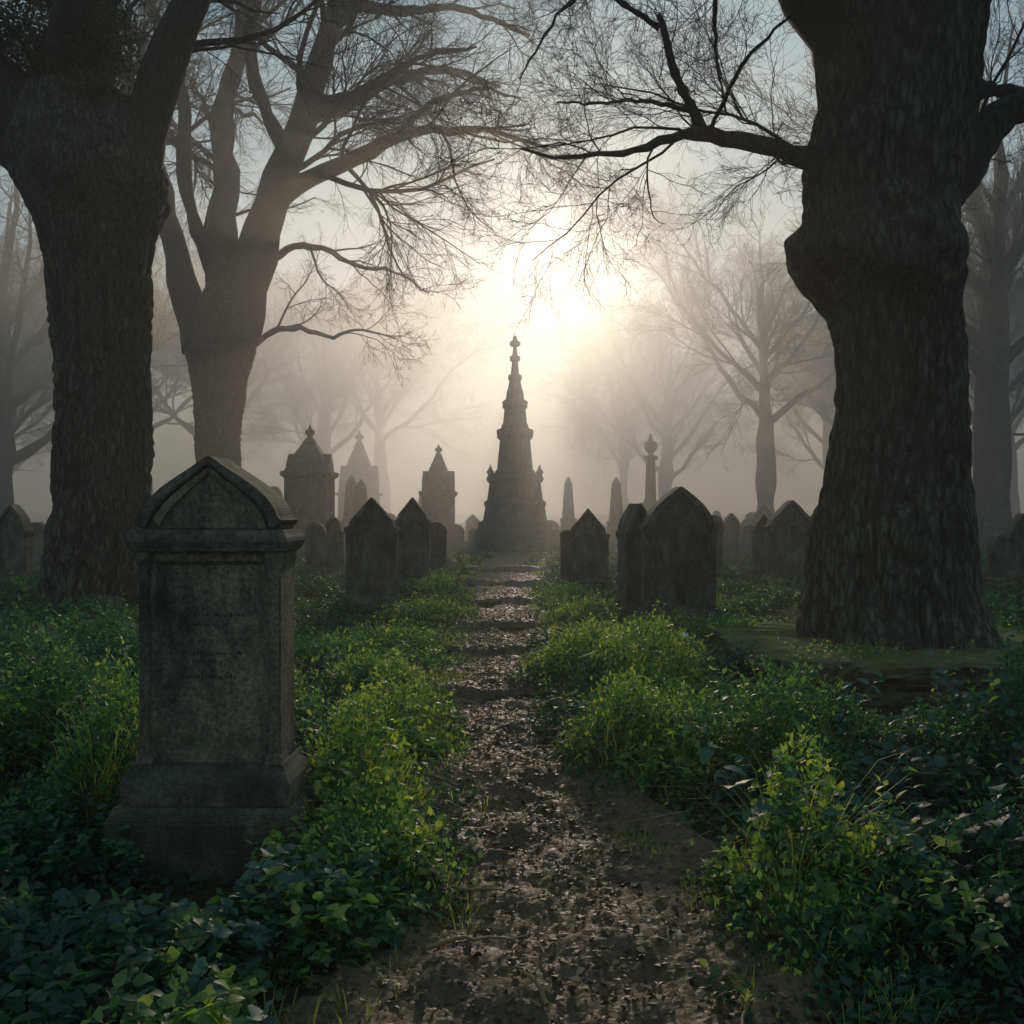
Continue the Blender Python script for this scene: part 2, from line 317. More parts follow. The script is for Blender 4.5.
weeds(1700,-3,3,3.6,5.6,.09,.045,-.05,.06,True,1,2.5); weeds(4500,-5,5,5,9.5,.10,.046,-.05,.05,False,1,2.2); weeds(2800,-8,8,9,16,.09,.055,-.05,.04,False)
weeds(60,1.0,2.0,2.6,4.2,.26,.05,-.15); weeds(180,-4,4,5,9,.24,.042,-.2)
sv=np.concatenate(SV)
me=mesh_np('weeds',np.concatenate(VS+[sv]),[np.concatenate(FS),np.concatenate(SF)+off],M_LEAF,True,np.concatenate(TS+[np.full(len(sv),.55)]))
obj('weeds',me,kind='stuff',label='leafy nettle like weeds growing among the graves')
reset()
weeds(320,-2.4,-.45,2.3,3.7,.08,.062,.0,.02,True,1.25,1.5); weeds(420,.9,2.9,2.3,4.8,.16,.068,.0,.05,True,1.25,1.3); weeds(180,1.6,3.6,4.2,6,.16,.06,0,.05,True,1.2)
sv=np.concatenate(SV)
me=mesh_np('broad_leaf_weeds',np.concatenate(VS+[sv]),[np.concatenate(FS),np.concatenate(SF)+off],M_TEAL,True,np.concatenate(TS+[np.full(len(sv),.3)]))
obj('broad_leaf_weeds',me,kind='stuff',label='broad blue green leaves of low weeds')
def blades(n,x,y,h,spread,tint):
    m=len(x); idx=np.repeat(np.arange(m),n); M=len(idx)
    yaw=RNG.uniform(0,6.28,M); L=h[idx]*RNG.uniform(.4,1.25,M); r=spread[idx]*np.sqrt(RNG.random(M))
    bx=x[idx]+np.cos(yaw)*r*.5; by=y[idx]+np.sin(yaw)*r*.5
    lean=RNG.uniform(.3,1.5,M)
    bz=H(bx,by)-.01
    w=.0011+.0018*RNG.random(M)+.0002*by; px_,py_=-np.sin(yaw),np.cos(yaw)
    V=np.zeros((M,7,3)); 
    for i,t in enumerate((0,.4,.75)):
        o=L*lean*(t**1.8)*.7; zz=L*t*(1-.28*lean*t)
        for s,sg in ((0,-1),(1,1)):
            ww=w*(1-.25*i)*sg
            V[:,i*2+s,0]=bx+np.cos(yaw)*o+px_*ww; V[:,i*2+s,1]=by+np.sin(yaw)*o+py_*ww; V[:,i*2+s,2]=bz+zz
    o=L*lean*.7; V[:,6,0]=bx+np.cos(yaw)*o; V[:,6,1]=by+np.sin(yaw)*o; V[:,6,2]=bz+L*(1-.40*lean)
    q=np.array([[0,1,3,2],[2,3,5,4]])[None]+(np.arange(M)*7)[:,None,None]
    t3=np.array([[4,5,6]])[None]+(np.arange(M)*7)[:,None,None]
    tt=np.clip(tint[idx]+.2*RNG.normal(size=M),0,1)
    return V.reshape(-1,3),q.reshape(-1,4),t3.reshape(-1,3),np.repeat(tt,7)
GV=[];GQ=[];GT=[];GA=[];go=0
def addg(*a):
    global go
    v,q,t,c=blades(*a); GV.append(v);GQ.append(q+go);GT.append(t+go);GA.append(c);go+=len(v)
for (cnt,y0,y1,nb) in ((800,2.4,7,12),(2000,7,14,11),(2600,14,34,10)):
    y=RNG.uniform(y0,y1,cnt); s=RNG.choice([-1,1],cnt); x=pathc(y)+s*(pathw(y)-.12+np.abs(RNG.normal(.0,.34,cnt)))
    k=~blocked(x,y); x,y=x[k],y[k]
    cl=sst(fbm(x*1.6,y*1.6,101,3),.42,.65)
    k=RNG.random(len(x))<.15+cl; x,y,cl=x[k],y[k],cl[k]
    addg(nb,x,y,.04+.09*cl,.06+.12*cl,.35+.45*cl)
for (cnt,y0,y1,nb,xs_) in ((1500,9,20,9,11),(2500,20,45,8,25)):
    x,y=scatter(cnt,-xs_,xs_,y0,y1); k=np.abs(x-pathc(y))>.8; x,y=x[k],y[k]; c=canopy(x,y)
    addg(nb,x,y,.07+c*.6,.1+0*x,.2+.6*fbm(x,y,111))
for a,b,rx,ry,h,br in MOUNDS:
    if br<.5: continue
    n=20; x=RNG.normal(a,rx*.7,n); y=RNG.normal(b,ry*.7,n); k=~blocked(x,y)&(np.abs(x-pathc(y))>pathw(y)*.8); x,y=x[k],y[k]
    addg(18,x,y,canopy(x,y)*1.2+.08,.08+0*x,.4+.5*br+0*x)
me=mesh_np('grass',np.concatenate(GV),[np.concatenate(GQ),np.concatenate(GT)],M_GRASS,True,np.concatenate(GA))
obj('grass',me,kind='stuff',label='tufts of fine yellow green grass by the path')
reset()
m=11000; y=2.2+RNG.random(m)**1.5*20; x=pathc(y)+RNG.normal(0,.6,m)*pathw(y)*1.3
addl(np.stack([x,y,HP(x,y)+.005+.010*RNG.random(m)],-1),RNG.uniform(0,6.28,m),RNG.normal(0,.3,m),RNG.normal(0,.4,m),RNG.uniform(.010,.044,m),RNG.uniform(.8,1.5,m),RNG.random(m)**1.7)
me=mesh_np('fallen_leaves',np.concatenate(VS),np.concatenate(FS),M_LITTER,False,np.concatenate(TS))
obj('fallen_leaves',me,kind='stuff',label='brown fallen leaves littering the dirt path')
IV=np.array([[0,0,1],[.9,0,.3],[.28,.85,.35],[-.72,.53,.3],[-.72,-.53,.35],[.28,-.85,.3],[0,0,-.6]])
IF=np.array([[0,1,2],[0,2,3],[0,3,4],[0,4,5],[0,5,1],[6,2,1],[6,3,2],[6,4,3],[6,5,4],[6,1,5]])
m=4000; y=2.2+RNG.random(m)**1.6*16; x=pathc(y)+RNG.normal(0,.45,m)*pathw(y)*1.3
s=.002+.008*RNG.random(m)**2.5*(1+y*.02); v=IV[None]*s[:,None,None]*RNG.uniform(.6,1.3,(m,1,3))*(1+.25*RNG.normal(size=(m,7,1)))
a=RNG.uniform(0,6.28,m); ca,sa=np.cos(a)[:,None],np.sin(a)[:,None]
v=np.stack([v[...,0]*ca-v[...,1]*sa,v[...,0]*sa+v[...,1]*ca,v[...,2]*.7],-1)+np.stack([x,y,HP(x,y)+.002],-1)[:,None]
me=mesh_np('gravel',v.reshape(-1,3),(IF[None]+(np.arange(m)*7)[:,None,None]).reshape(-1,3),M_PEBBLE,False)
obj('gravel',me,kind='stuff',label='small pebbles and clods on the dirt path')

# ------------------------------------------------------------ tubes / trees
def nrm(a): return a/np.maximum(np.linalg.norm(a,axis=-1,keepdims=True),1e-9)
def tubes(P,R,k):
    n,K,_=P.shape
    T=np.empty_like(P); T[:,1:-1]=P[:,2:]-P[:,:-2]; T[:,0]=P[:,1]-P[:,0]; T[:,-1]=P[:,-1]-P[:,-2]; T=nrm(T)
    ax=nrm(P[:,-1]-P[:,0]); ref=np.where(np.abs(ax[:,2:3])<.7,np.array([[0,0,1.]]),np.array([[1.,0,0]]))
    ref=np.repeat(ref[:,None],K,1); U=nrm(ref-(ref*T).sum(-1,keepdims=True)*T); W=np.cross(T,U)
    a=np.arange(k)*2*math.pi/k
    v=P[:,:,None]+R[:,:,None,None]*(np.cos(a)[None,None,:,None]*U[:,:,None]+np.sin(a)[None,None,:,None]*W[:,:,None])
    f=grid_faces(K,k,True)[None]+(np.arange(n)*K*k)[:,None,None]
    return v.reshape(-1,3),f.reshape(-1,4)
def grow(P,R,specs,rng):
    out=[]
    for sp in specs:
        n,K,_=P.shape
        L=np.linalg.norm(np.diff(P,axis=1),axis=-1).sum(1)
        w=np.maximum(1,np.round(sp['n']*np.clip(L/np.median(L),.4,2.0))).astype(int)
        idx=np.repeat(np.arange(n),w); m=len(idx)
        t0=sp.get('t0',.15); t=t0+(1-t0)*rng.random(m)*.999
        f=t*(K-1); i=f.astype(int); fr=(f-i)[:,None]
        S=P[idx,i]*(1-fr)+P[idx,i+1]*fr; r0=R[idx,i]*(1-fr[:,0])+R[idx,i+1]*fr[:,0]
        tan=nrm(P[idx,i+1]-P[idx,i]); pr=nrm(np.cross(tan,rng.normal(size=(m,3))))
        an=rng.normal(sp['ang'],.2,m)[:,None]; D=nrm(np.cos(an)*tan+np.sin(an)*pr)
        ln=L[idx]*sp['lr']*(1.15-.6*t)*rng.uniform(.5,1.3,m); ln=np.clip(ln,sp.get('minl',0),sp.get('maxl',99))
        r=np.minimum(r0*sp['rr'],ln*sp.get('slim',.02)); r=np.maximum(r,sp.get('minr',.002))
        ns=sp.get('seg',5); Q=np.empty((m,ns+1,3)); Q[:,0]=S
        for k in range(ns):
            D=nrm(D+rng.normal(size=(m,3))*sp.get('wan',.18)+np.array([0,0,sp.get('up',.05)]))
            Q[:,k+1]=Q[:,k]+D*(ln/ns)[:,None]
        tt=np.linspace(0,1,ns+1)[None]; RR=r[:,None]*(1-.72*tt)
        RR=np.maximum(RR,sp.get('minr',.002)*.6)
        out.append((Q,RR,sp.get('k',4))); P,R=Q,RR
    return out
def resample(pts,rad,K,rng,wob=.02):
    pts=np.array(pts,float); rad=np.array(rad,float)
    d=np.concatenate([[0],np.cumsum(np.linalg.norm(np.diff(pts,axis=0),axis=1))]); t=np.linspace(0,d[-1],K)
    P=np.stack([np.interp(t,d,pts[:,i]) for i in range(3)],-1); r=np.interp(t,d,rad)
    for _ in range(2):
        P[1:-1]=.25*P[:-2]+.5*P[1:-1]+.25*P[2:]; 
    P[1:-1]+=rng.normal(size=(K-2,3))*wob*d[-1]/K*4.5
    r=r*(1+.10*rng.normal(size=K))
    return P,r
def build_crown(name,limbs,specs,seed,K=16,k0=10):
    rng=np.random.default_rng(seed); PP=[];RR=[]
    for pts,rad in limbs:
        P,r=resample(pts,rad,K,rng); PP.append(P);RR.append(r)
    P=np.array(PP);R=np.array(RR)
    parts=[(P,R,k0)]+grow(P,R,specs,rng)
    V=[];F=[];o=0
    for a,b,k in parts:
        v,f=tubes(a,b,k); V.append(v);F.append(f+o);o+=len(v)
    return mesh_np(name,np.concatenate(V),np.concatenate(F),M_TWIG)
def trunk_mesh(name,prof,yc,rings=260,sides=120,ridge=.02,lumps=(),seed=0,flare=.12,z0=0.0,dep=1.0,lowamp=1.0):
    prof=sorted(prof); zz=[p[0] for p in prof]
    z=np.linspace(zz[0],zz[-1],rings); xl=np.interp(z,zz,[p[1] for p in prof]); xr=np.interp(z,zz,[p[2] for p in prof])
    ker=np.ones(9)/9
    sm=lambda a: np.convolve(np.pad(a,4,mode='edge'),ker,'valid')
    xl,xr=sm(xl),sm(xr)
    cx=(xl+xr)/2; hw=(xr-xl)/2
    th=np.arange(sides)/sides*2*math.pi
    Zg,Tg=np.meshgrid(z,th,indexing='ij'); HW=hw[:,None]
    nper=20; s=Tg/(2*math.pi)
    wav=(vnoise(s*8,Zg*1.6,seed+3,8)-.5)*.9
    rn=np.abs(2*vnoise(s*nper*2,Zg*1.1+wav*2,seed,nper*2)-1)
    rn2=np.abs(2*vnoise(s*nper*5,Zg*6,seed+5,nper*5)-1)
    low=(vnoise(s*5,Zg*.9,seed+9,5)-.5)*.10+(vnoise(s*11,Zg*2.2,seed+12,11)-.5)*.07
    r=HW*(1+low*lowamp)-ridge*(1-np.clip(rn*2.2,0,1))-ridge*.6*(1-rn2)
    r=r+HW*flare*(np.cos(5*Tg+seed)+.6*np.cos(3*Tg+2*seed))*np.exp(-np.maximum(Zg-z0,0)/.45)
    for (lt,lz,lw,lh,amp) in lumps:
        dt=np.angle(np.exp(1j*(Tg-lt))); r=r+amp*np.exp(-(dt/lw)**2-((Zg-lz)/lh)**2)*(1+.5*(vnoise(s*30,Zg*6,seed+4,30)-.5))
    x=cx[:,None]+r*np.cos(Tg); y=yc+r*np.sin(Tg)*dep
    return mesh_np(name,np.stack([x,y,Zg],-1).reshape(-1,3),grid_faces(rings,sides,True),M_BARK)
def tree_root(loc,label,group=None):
    o=bpy.data.objects.new('tree',None); COL.objects.link(o); o.location=loc; o.empty_display_size=.5
    o['label']=label;o['category']='tree'
    if group:o['group']=group
    return o
# ---- great tree beside the path
bx,by=3.39,8.8
q=lambda px,py,dy=0:np.array([(px-897)*.0088,dy,(512-py)*.0088+1.5])
prof=[(-.1,-1.0,1.0),(.12,-.98,.95)]
for py,a,b in ((680,790,1008),(655,797,996),(635,801,989),(600,804,980),(560,808,974),(500,816,970),(450,826,965),(400,834,963),(350,836,963),(322,830,962),(300,816,962),(285,801,963),(268,790,963),(250,785,962),(235,795,960),(218,804,958),(190,804,960),(160,804,967),(100,822,974),(50,815,977),(0,806,987),(-60,795,1000),(-110,800,1000)):
    p=q(a,py);r_=q(b,py); prof.append((p[2],p[0],r_[0]))
lz=lambda py:1.5+(512-py)*.0088
t=tree_root((bx,by,0),'huge gnarled dark tree with burled trunk on mossy ledge')
tm=trunk_mesh('trunk',prof,0,rings=460,sides=280,ridge=.055,seed=5,flare=.07,z0=.2,lowamp=.7,lumps=[(-2.4,lz(262),.40,.13,.14),(3.05,lz(238),.22,.07,.07),(-2.85,lz(280),.2,.06,.07),(-2.1,lz(236),.2,.07,.09),(-1.7,lz(285),.3,.10,.12),(-1.1,lz(262),.30,.12,.09),(-1.9,lz(218),.4,.07,.09),(-1.4,lz(245),.15,.06,.07),(-1.7,lz(560),.3,.5,.06),(-1.0,lz(420),.3,.3,.05),(-2.0,lz(640),.35,.3,.10),(-.9,lz(650),.3,.3,.10)])
obj('trunk',tm,parent=t)
def lm(f,pts,ys,rad,sc):
    return ([f(p[0],p[1],yv) for p,yv in zip(pts,ys)],[r*sc for r in rad])
s=.0088
limbs=[
 lm(q,[(850,185),(800,165),(750,157),(690,148),(655,160),(615,182),(560,195),(520,190)],[0,-.2,-.3,-.4,-.5,-.7,-.9,-1],[22,11,8,6.5,4.5,3,1.8,1],s),
 lm(q,[(694,148),(678,120),(662,90),(655,60),(648,48)],[-.4,-.45,-.5,-.55,-.6],[5.5,5,4,3,2.5],s),
 lm(q,[(650,58),(610,35),(580,20),(540,-10)],[-.55,-.6,-.8,-1],[3,2.4,1.8,1.2],s),
 lm(q,[(685,130),(640,95),(600,85),(560,70)],[-.4,.1,.4,.7],[2.5,2,1.5,1],s),
 lm(q,[(700,150),(720,105),(760,70),(790,60)],[-.4,-.8,-1,-1.2],[2.2,1.8,1.3,.8],s),
 lm(q,[(850,40),(800,-10),(740,-70),(650,-120),(540,-130),(450,-110)],[0,-.2,-.4,-.5,-.5,-.4],[40,34,26,18,12,6],s),
 lm(q,[(870,-40),(840,-150),(760,-260),(700,-380)],[0,.4,1,1.5],[50,40,28,16],s),
 lm(q,[(930,-40),(960,-160),(1040,-280),(1100,-400)],[0,-.3,-.8,-1],[50,38,25,14],s),
 lm(q,[(900,-60),(900,-200),(880,-350)],[0,-1,-2],[45,32,20],s),
 lm(q,[(935,190),(980,135),(1000,115),(1060,105),(1130,80),(1220,70)],[0,-.1,-.1,-.2,-.3,-.4],[30,20,14,11,8,5],s),
 lm(q,[(950,95),(990,84),(1040,86),(1110,60),(1180,40)],[0,.1,.2,.3,.4],[20,8,7,5,3],s),
 lm(q,[(800,-10),(770,-50),(700,-50),(640,-20),(600,20)],[-.2,-.9,-1.1,-1.2,-1.3],[10,4,3,2,1],s),
 lm(q,[(760,-60),(720,-20),(730,30),(745,75)],[-.4,.3,.6,.8],[3,2.5,1.8,1],s),
 lm(q,[(660,-110),(620,-60),(560,-20),(520,40)],[-.5,.3,.6,.8],[3,2.5,1.8,1],s),
 lm(q,[(560,-130),(520,-80),(470,-40),(440,0)],[-.5,-.8,-1.2,-1.4],[3,2.5,1.8,1],s),
 lm(q,[(720,-90),(660,-160),(560,-220),(470,-240)],[-.4,.5,1.5,2.4],[20,15,11,6],s),
]
sp1=[dict(n=8,ang=.8,lr=.5,rr=.33,seg=8,wan=.2,up=.03,k=5,t0=.15,minr=.0042,maxl=1.9,minl=.6,slim=.01),dict(n=6,ang=.7,lr=.6,rr=.5,seg=7,wan=.2,up=.02,k=4,minr=.003,minl=.4,slim=.01),dict(n=6,ang=.65,lr=.6,rr=.6,seg=5,wan=.2,up=.0,k=3,minr=.0022,minl=.25,slim=.01),dict(n=4,ang=.6,lr=.6,rr=.6,seg=4,wan=.22,up=-.02,k=3,minr=.0017,slim=.01)]
obj('crown',build_crown('crown',limbs,sp1,12,K=26,k0=16),parent=t)

# ---- dark forked tree
ox,oy=-5.9,14.2
q=lambda px,py,dy=0:np.array([(px-512)*.0142-ox,dy,(512-py)*.0142+1.5])
prof=[(-.1,q(25,0)[0],q(145,0)[0])]
for py,a,b in ((612,34,138),(580,42,146),(550,47,150),(500,51,153),(400,55,152),(300,50,150),(260,44,150),(235,36,156),(205,24,168),(185,14,170),(160,5,162),(130,8,150),(100,20,140)):
    p=q(a,py);r_=q(b,py); prof.append((p[2],p[0],r_[0]))
t=tree_root((ox,oy,0),'massive dark forked tree with ivy in its crown')
lz=lambda py:1.5+(512-py)*.0142
tm=trunk_mesh('trunk',prof,0,rings=300,sides=180,ridge=.08,seed=2,flare=.08,lumps=[(-.3,lz(195),.4,.3,.10),(-1.6,lz(190),.6,.4,.14),(-1.2,lz(250),.4,.2,.1)])
obj('trunk',tm,parent=t)
s=.0142
limbs=[
 lm(q,[(75,215),(45,160),(0,95),(-60,20),(-140,-80),(-220,-200)],[0,-.1,-.3,-.5,-1,-1],[20,34,36,34,26,14],s),
 lm(q,[(115,215),(143,140),(165,80),(195,0),(235,-90),(300,-220)],[0,-.1,-.1,-.2,-.2,.4],[34,25,21,18,15,10],s),
 lm(q,[(85,200),(85,120),(80,40),(90,-60),(70,-200)],[0,.1,.3,.4,.5],[45,30,24,18,12],s),
 lm(q,[(50,130),(20,60),(40,-20),(20,-120)],[.1,1,1.6,2],[24,19,15,8],s),
 lm(q,[(-10,110),(-80,90),(-170,100),(-260,60)],[-.3,-.6,-.7,-.8],[18,14,10,5],s),
 lm(q,[(60,100),(100,40),(130,10),(120,-80)],[-.1,-1.0,-1.6,-2.4],[18,14,10,6],s),
 lm(q,[(200,-15),(250,-60),(320,-90),(400,-110)],[-.2,-.6,-1,-1.4],[10,8,6,3],s),
]
sp2=[dict(n=9,ang=.75,lr=.5,rr=.4,seg=6,wan=.17,up=.0,k=5,t0=.25,minr=.008,maxl=3),dict(n=6,ang=.7,lr=.55,rr=.5,seg=5,wan=.17,up=-.02,k=4,minr=.0045,slim=.012),dict(n=6,ang=.65,lr=.6,rr=.6,seg=5,wan=.17,up=-.03,k=3,minr=.003),dict(n=3,ang=.6,lr=.6,rr=.6,seg=3,wan=.2,up=-.03,k=3,minr=.0024)]
obj('crown',build_crown('crown',limbs,sp2,21,K=18,k0=16),parent=t)
reset()
for (px,py,dy,rx,rz,n) in ((85,80,-.3,.55,.6,8000),(40,50,-.3,.6,.7,7000),(105,40,-.3,.45,.5,5000),(70,-20,-.2,.9,.5,7000),(110,110,-.5,.3,.25,2000)):
    c=q(px,py,dy); d=RNG.normal(size=(n,3)); d=nrm(d)*(RNG.random((n,1))**.4)*np.array([rx,.6,rz])
    d=d*(.7+.75*vnoise(d[:,0]*4+px,d[:,2]*4,9)[:,None]); P=c+d
    addl(P,RNG.uniform(0,6.28,n),RNG.normal(-.5,.5,n),RNG.normal(0,.5,n),RNG.uniform(.03,.065,n),np.full(n,1.3),RNG.random(n))
obj('ivy',mesh_np('ivy',np.concatenate(VS),np.concatenate(FS),M_IVY,True,np.concatenate(TS)),parent=t)

# ---- hazy spreading tree
ox,oy=-7.2,25.
q=lambda px,py,dy=0:np.array([(px-512)*.025-ox,dy,(512-py)*.025+1.5])
prof=[(-.1,q(178,0)[0],q(262,0)[0])]
for py,a,b in ((565,188,252),(540,193,246),(480,196,241),(430,195,242),(390,192,246),(350,184,256),(330,186,258),(305,196,256),(285,206,252)):
    p=q(a,py);r_=q(b,py); prof.append((p[2],p[0],r_[0]))
t=tree_root((ox,oy,0),'misty spreading tree with long bare twisting limbs')
obj('trunk',trunk_mesh('trunk',prof,0,rings=200,sides=110,ridge=.08,seed=8,flare=.08),parent=t)
s=.025
limbs=[
 lm(q,[(236,340),(250,270),(275,205),(300,145),(322,85),(350,0),(380,-90),(400,-160)],[0,0,-.2,-.4,-.6,-.8,-1,-1.2],[27,23,18,15,12,9,6,4],s),
 lm(q,[(205,345),(180,290),(168,225),(150,160),(125,95),(90,10),(60,-80)],[0,.1,.3,.5,.6,.8,1],[21,15,11.5,9.5,8,6,3],s),
 lm(q,[(225,320),(216,240),(222,160),(212,90),(232,10),(225,-90)],[0,.2,.5,.9,1.2,1.6],[23,16,12,10,8,4],s),
 lm(q,[(266,222),(300,190),(350,178),(400,158),(450,150),(500,160),(545,180)],[-.1,-.5,-.9,-1.3,-1.6,-1.9,-2.1],[10,8.5,7,5.5,4,2.5,1.2],s),
 lm(q,[(248,345),(268,322),(292,318),(318,326),(345,312),(385,322)],[.4,.8,1.4,1.8,2.2,2.4],[3.5,3,2.5,2,1.5,.8],s),
 lm(q,[(262,262),(285,236),(315,232),(345,248),(385,246),(420,268)],[.3,.9,1.5,2,2.5,2.8],[4,3.5,3,2.2,1.6,1],s),
 lm(q,[(305,130),(350,95),(400,62),(450,45),(500,60)],[-.4,.2,.8,1.3,1.6],[8,6.5,5,3.5,1.8],s),
 lm(q,[(215,280),(190,200),(200,120),(170,40),(180,-40)],[.2,-.5,-1,-1.4,-1.6],[9,7,6,5,3],s),
 lm(q,[(335,45),(380,10),(430,-30),(500,-60)],[-.7,-1.2,-1.6,-2],[7,5,4,2],s),
 lm(q,[(160,190),(120,170),(80,180),(40,165)],[.4,.8,1.3,1.6],[6,4.5,3,1.5],s),
 lm(q,[(290,160),(262,90),(275,20),(290,-60)],[-.4,-1.3,-1.8,-2.2],[8,6,5,3],s),
 lm(q,[(400,158),(430,120),(480,100),(520,110)],[-1.3,-1,-.8,-.7],[4,3,2,1],s),
 lm(q,[(345,20),(400,20),(460,5),(530,30)],[-.8,-.4,0,.3],[6,5,3.5,1.5],s),
 lm(q,[(370,-60),(440,-50),(520,-40),(590,-10)],[-.8,-.4,0,.3],[6,5,3.5,1.5],s),
 lm(q,[(310,110),(370,115),(430,90),(480,95)],[-.5,-1.2,-2,-2.6],[5,4,3,1.2],s),
]
sp3=[dict(n=10,ang=.7,lr=.5,rr=.4,seg=7,wan=.18,up=.0,k=5,t0=.2,minr=.011,maxl=4.5,minl=1.2),dict(n=7,ang=.65,lr=.55,rr=.5,seg=6,wan=.18,up=-.01,k=4,minr=.0075,minl=.7,slim=.012),dict(n=6,ang=.6,lr=.6,rr=.6,seg=5,wan=.18,up=-.02,k=3,minr=.0052,minl=.4),dict(n=4,ang=.55,lr=.6,rr=.6,seg=4,wan=.2,up=-.03,k=3,minr=.0042)]
obj('crown',build_crown('crown',limbs,sp3,31,K=20,k0=12),parent=t)

# ---- generic bare trees
def generic(seed,h,r,spread=.75,t0=.25):
    rng=np.random.default_rng(seed)
    lean=rng.normal(0,.35,2)
    tr=([np.array([0,0,-.2]),np.array([lean[0]*.2,lean[1]*.2,h*.15]),np.array([lean[0]*.6,lean[1]*.6,h*.38]),np.array([lean[0],lean[1],h*.56]),np.array([lean[0]*2.6,lean[1],h*.8])],[r*1.25,r,r*.85,r*.42,r*.08])
    P,R=resample(*tr,14,rng,.01); v,f=tubes(P[None],R[None],14)
    tm=mesh_np('trunk',v,f,M_BARK)
    limbs=[]
    nl=11
    for i in range(nl):
        t=t0+(.66-t0)*(i/(nl-1)); z=h*(.9*t); a=i*2.4+rng.uniform(-.4,.4)
        L=h*(.66-.36*t)*rng.uniform(.85,1.15); el=.55+.8*t
        d=np.array([math.cos(a)*math.cos(el)*spread/.75,math.sin(a)*math.cos(el)*spread/.75,math.sin(el)])
        p0=np.array([np.interp(z,[0,h*.9],[0,lean[0]*1.4]),np.interp(z,[0,h*.9],[0,lean[1]]),z])
        pts=[p0,p0+d*L*.35+np.array([0,0,-.04*L]),p0+d*L*.7+np.array([0,0,.03*L])+rng.normal(0,.25,3),p0+d*L+np.array([0,0,.0*L])]
        rr=r*(.5-.25*t); limbs.append((pts,[rr,rr*.7,rr*.4,rr*.1]))
    sp=[dict(n=9,ang=.6,lr=.5,rr=.5,seg=5,wan=.14,up=.04,k=4,t0=.15,minr=.016),dict(n=7,ang=.55,lr=.55,rr=.55,seg=5,wan=.14,up=.02,k=3,minr=.011),dict(n=7,ang=.5,lr=.6,rr=.6,seg=4,wan=.15,up=.0,k=3,minr=.009),dict(n=3,ang=.5,lr=.6,rr=.6,seg=2,wan=.2,up=-.02,k=3,minr=.007)]
    return tm,build_crown('crown',limbs,sp,seed+1,K=10,k0=8)
def put(var,loc,sc,rot,label,group=None):
    t=tree_root(loc,label,group); t.scale=(sc,)*3; t.rotation_euler=(0,0,rot)
    obj('trunk',var[0],parent=t); obj('crown',var[1],parent=t)
g1=generic(101,16,.42,.95,.38); g2=generic(202,16,.5,.7,.3); g3=generic(303,15,.4,.85,.25); g4=generic(404,15,.45,.8,.22)
put(g1,(13.2,52,0),1.08,0,'pale misty bare tree with fan shaped crown')
put(g2,(14.1,29.5,0),1.05,1.2,'tall hazy bare tree with upright limbs')
put(g3,(20.5,44,0),1.0,2.2,'hazy bare tree beyond the headstones')
G='distant bare trees fading in mist'
for i,(x,y,sc,r_) in enumerate([(-19.5,38,1.1,.3),(-26,50,1.1,1.9),(-19,66,1.2,3.3),(-27,74,1.2,5),(-17,90,1.5,2),(-34,62,1.2,.9),(24,70,1.2,4.2),(31,56,1.1,2.9),(15,98,1.5,.4),(28,88,1.3,5.5),(38,76,1.2,3.9),(-14,110,1.6,4.4),(-42,80,1.2,.2),(13,118,1.6,1.4)]):
    put((g4,g3,g2,g1)[i%4],(x,y,0),sc,r_,'distant bare tree fading into the mist',G)

# ------------------------------------------------------------ stone work
def rect_stack(prof,name,mat,bev=.008):
    bm=bmesh.new(); rings=[]
    for z,hx,hy in prof: rings.append([bm.verts.new((sx*hx,sy*hy,z)) for sx,sy in ((-1,-1),(1,-1),(1,1),(-1,1))])
    for a,b in zip(rings[:-1],rings[1:]):
        for i in range(4): bm.faces.new((a[i],a[(i+1)%4],b[(i+1)%4],b[i]))
    bm.faces.new(rings[0][::-1]); bm.faces.new(rings[-1])
    if bev: bmesh.ops.bevel(bm,geom=bm.edges[:],offset=bev,segments=2,affect='EDGES',clamp_overlap=True)
    bmesh.ops.recalc_face_normals(bm,faces=bm.faces)
    me=bpy.data.meshes.new(name); bm.to_mesh(me); bm.free(); me.materials.append(mat); return me
def stack(prof,name='p',mat=None,bev=.0): return rect_stack([(z,h,h) for z,h in prof],name,mat or M_STONE2,bev)
def lathe(prof,name,mat,k=20):
    pr=np.array(prof); a=np.arange(k)*2*math.pi/k
    v=np.stack([pr[:,1:2]*np.cos(a),pr[:,1:2]*np.sin(a),np.repeat(pr[:,0:1],k,1)],-1).reshape(-1,3)
    return mesh_np(name,v,grid_faces(len(pr),k,True),mat,True)
def densify(o,step=.07,jit=.006):
    """worn, chipped outline"""
    rr=random.Random(len(o)*7+int(abs(o[0][0])*1e4)); out=[]
    for i,(a,b) in enumerate(zip(o,o[1:]+o[:1])):
        d=math.hypot(b[0]-a[0],b[1]-a[1]); n=max(1,int(d/step)); out.append(a)
        for k in range(1,n):
            f=k/n; out.append((a[0]+(b[0]-a[0])*f+rr.uniform(-jit,jit),a[1]+(b[1]-a[1])*f+rr.uniform(-jit,jit)))
    return out
def extrude(outline,th,name,mat,bev=.012,y0=0,worn=0):
    if worn: outline=densify(list(outline),.07,worn)
    bm=bmesh.new(); vs=[bm.verts.new((x,y0-th/2,z)) for x,z in outline]
    f=bm.faces.new(vs); r=bmesh.ops.extrude_face_region(bm,geom=[f])
    for e in r['geom']:
        if isinstance(e,bmesh.types.BMVert): e.co.y+=th
    bmesh.ops.recalc_face_normals(bm,faces=bm.faces)
    if bev: bmesh.ops.bevel(bm,geom=bm.edges[:],offset=bev,segments=2,affect='EDGES',clamp_overlap=True)
    me=bpy.data.meshes.new(name); bm.to_mesh(me); bm.free(); me.materials.append(mat); return me
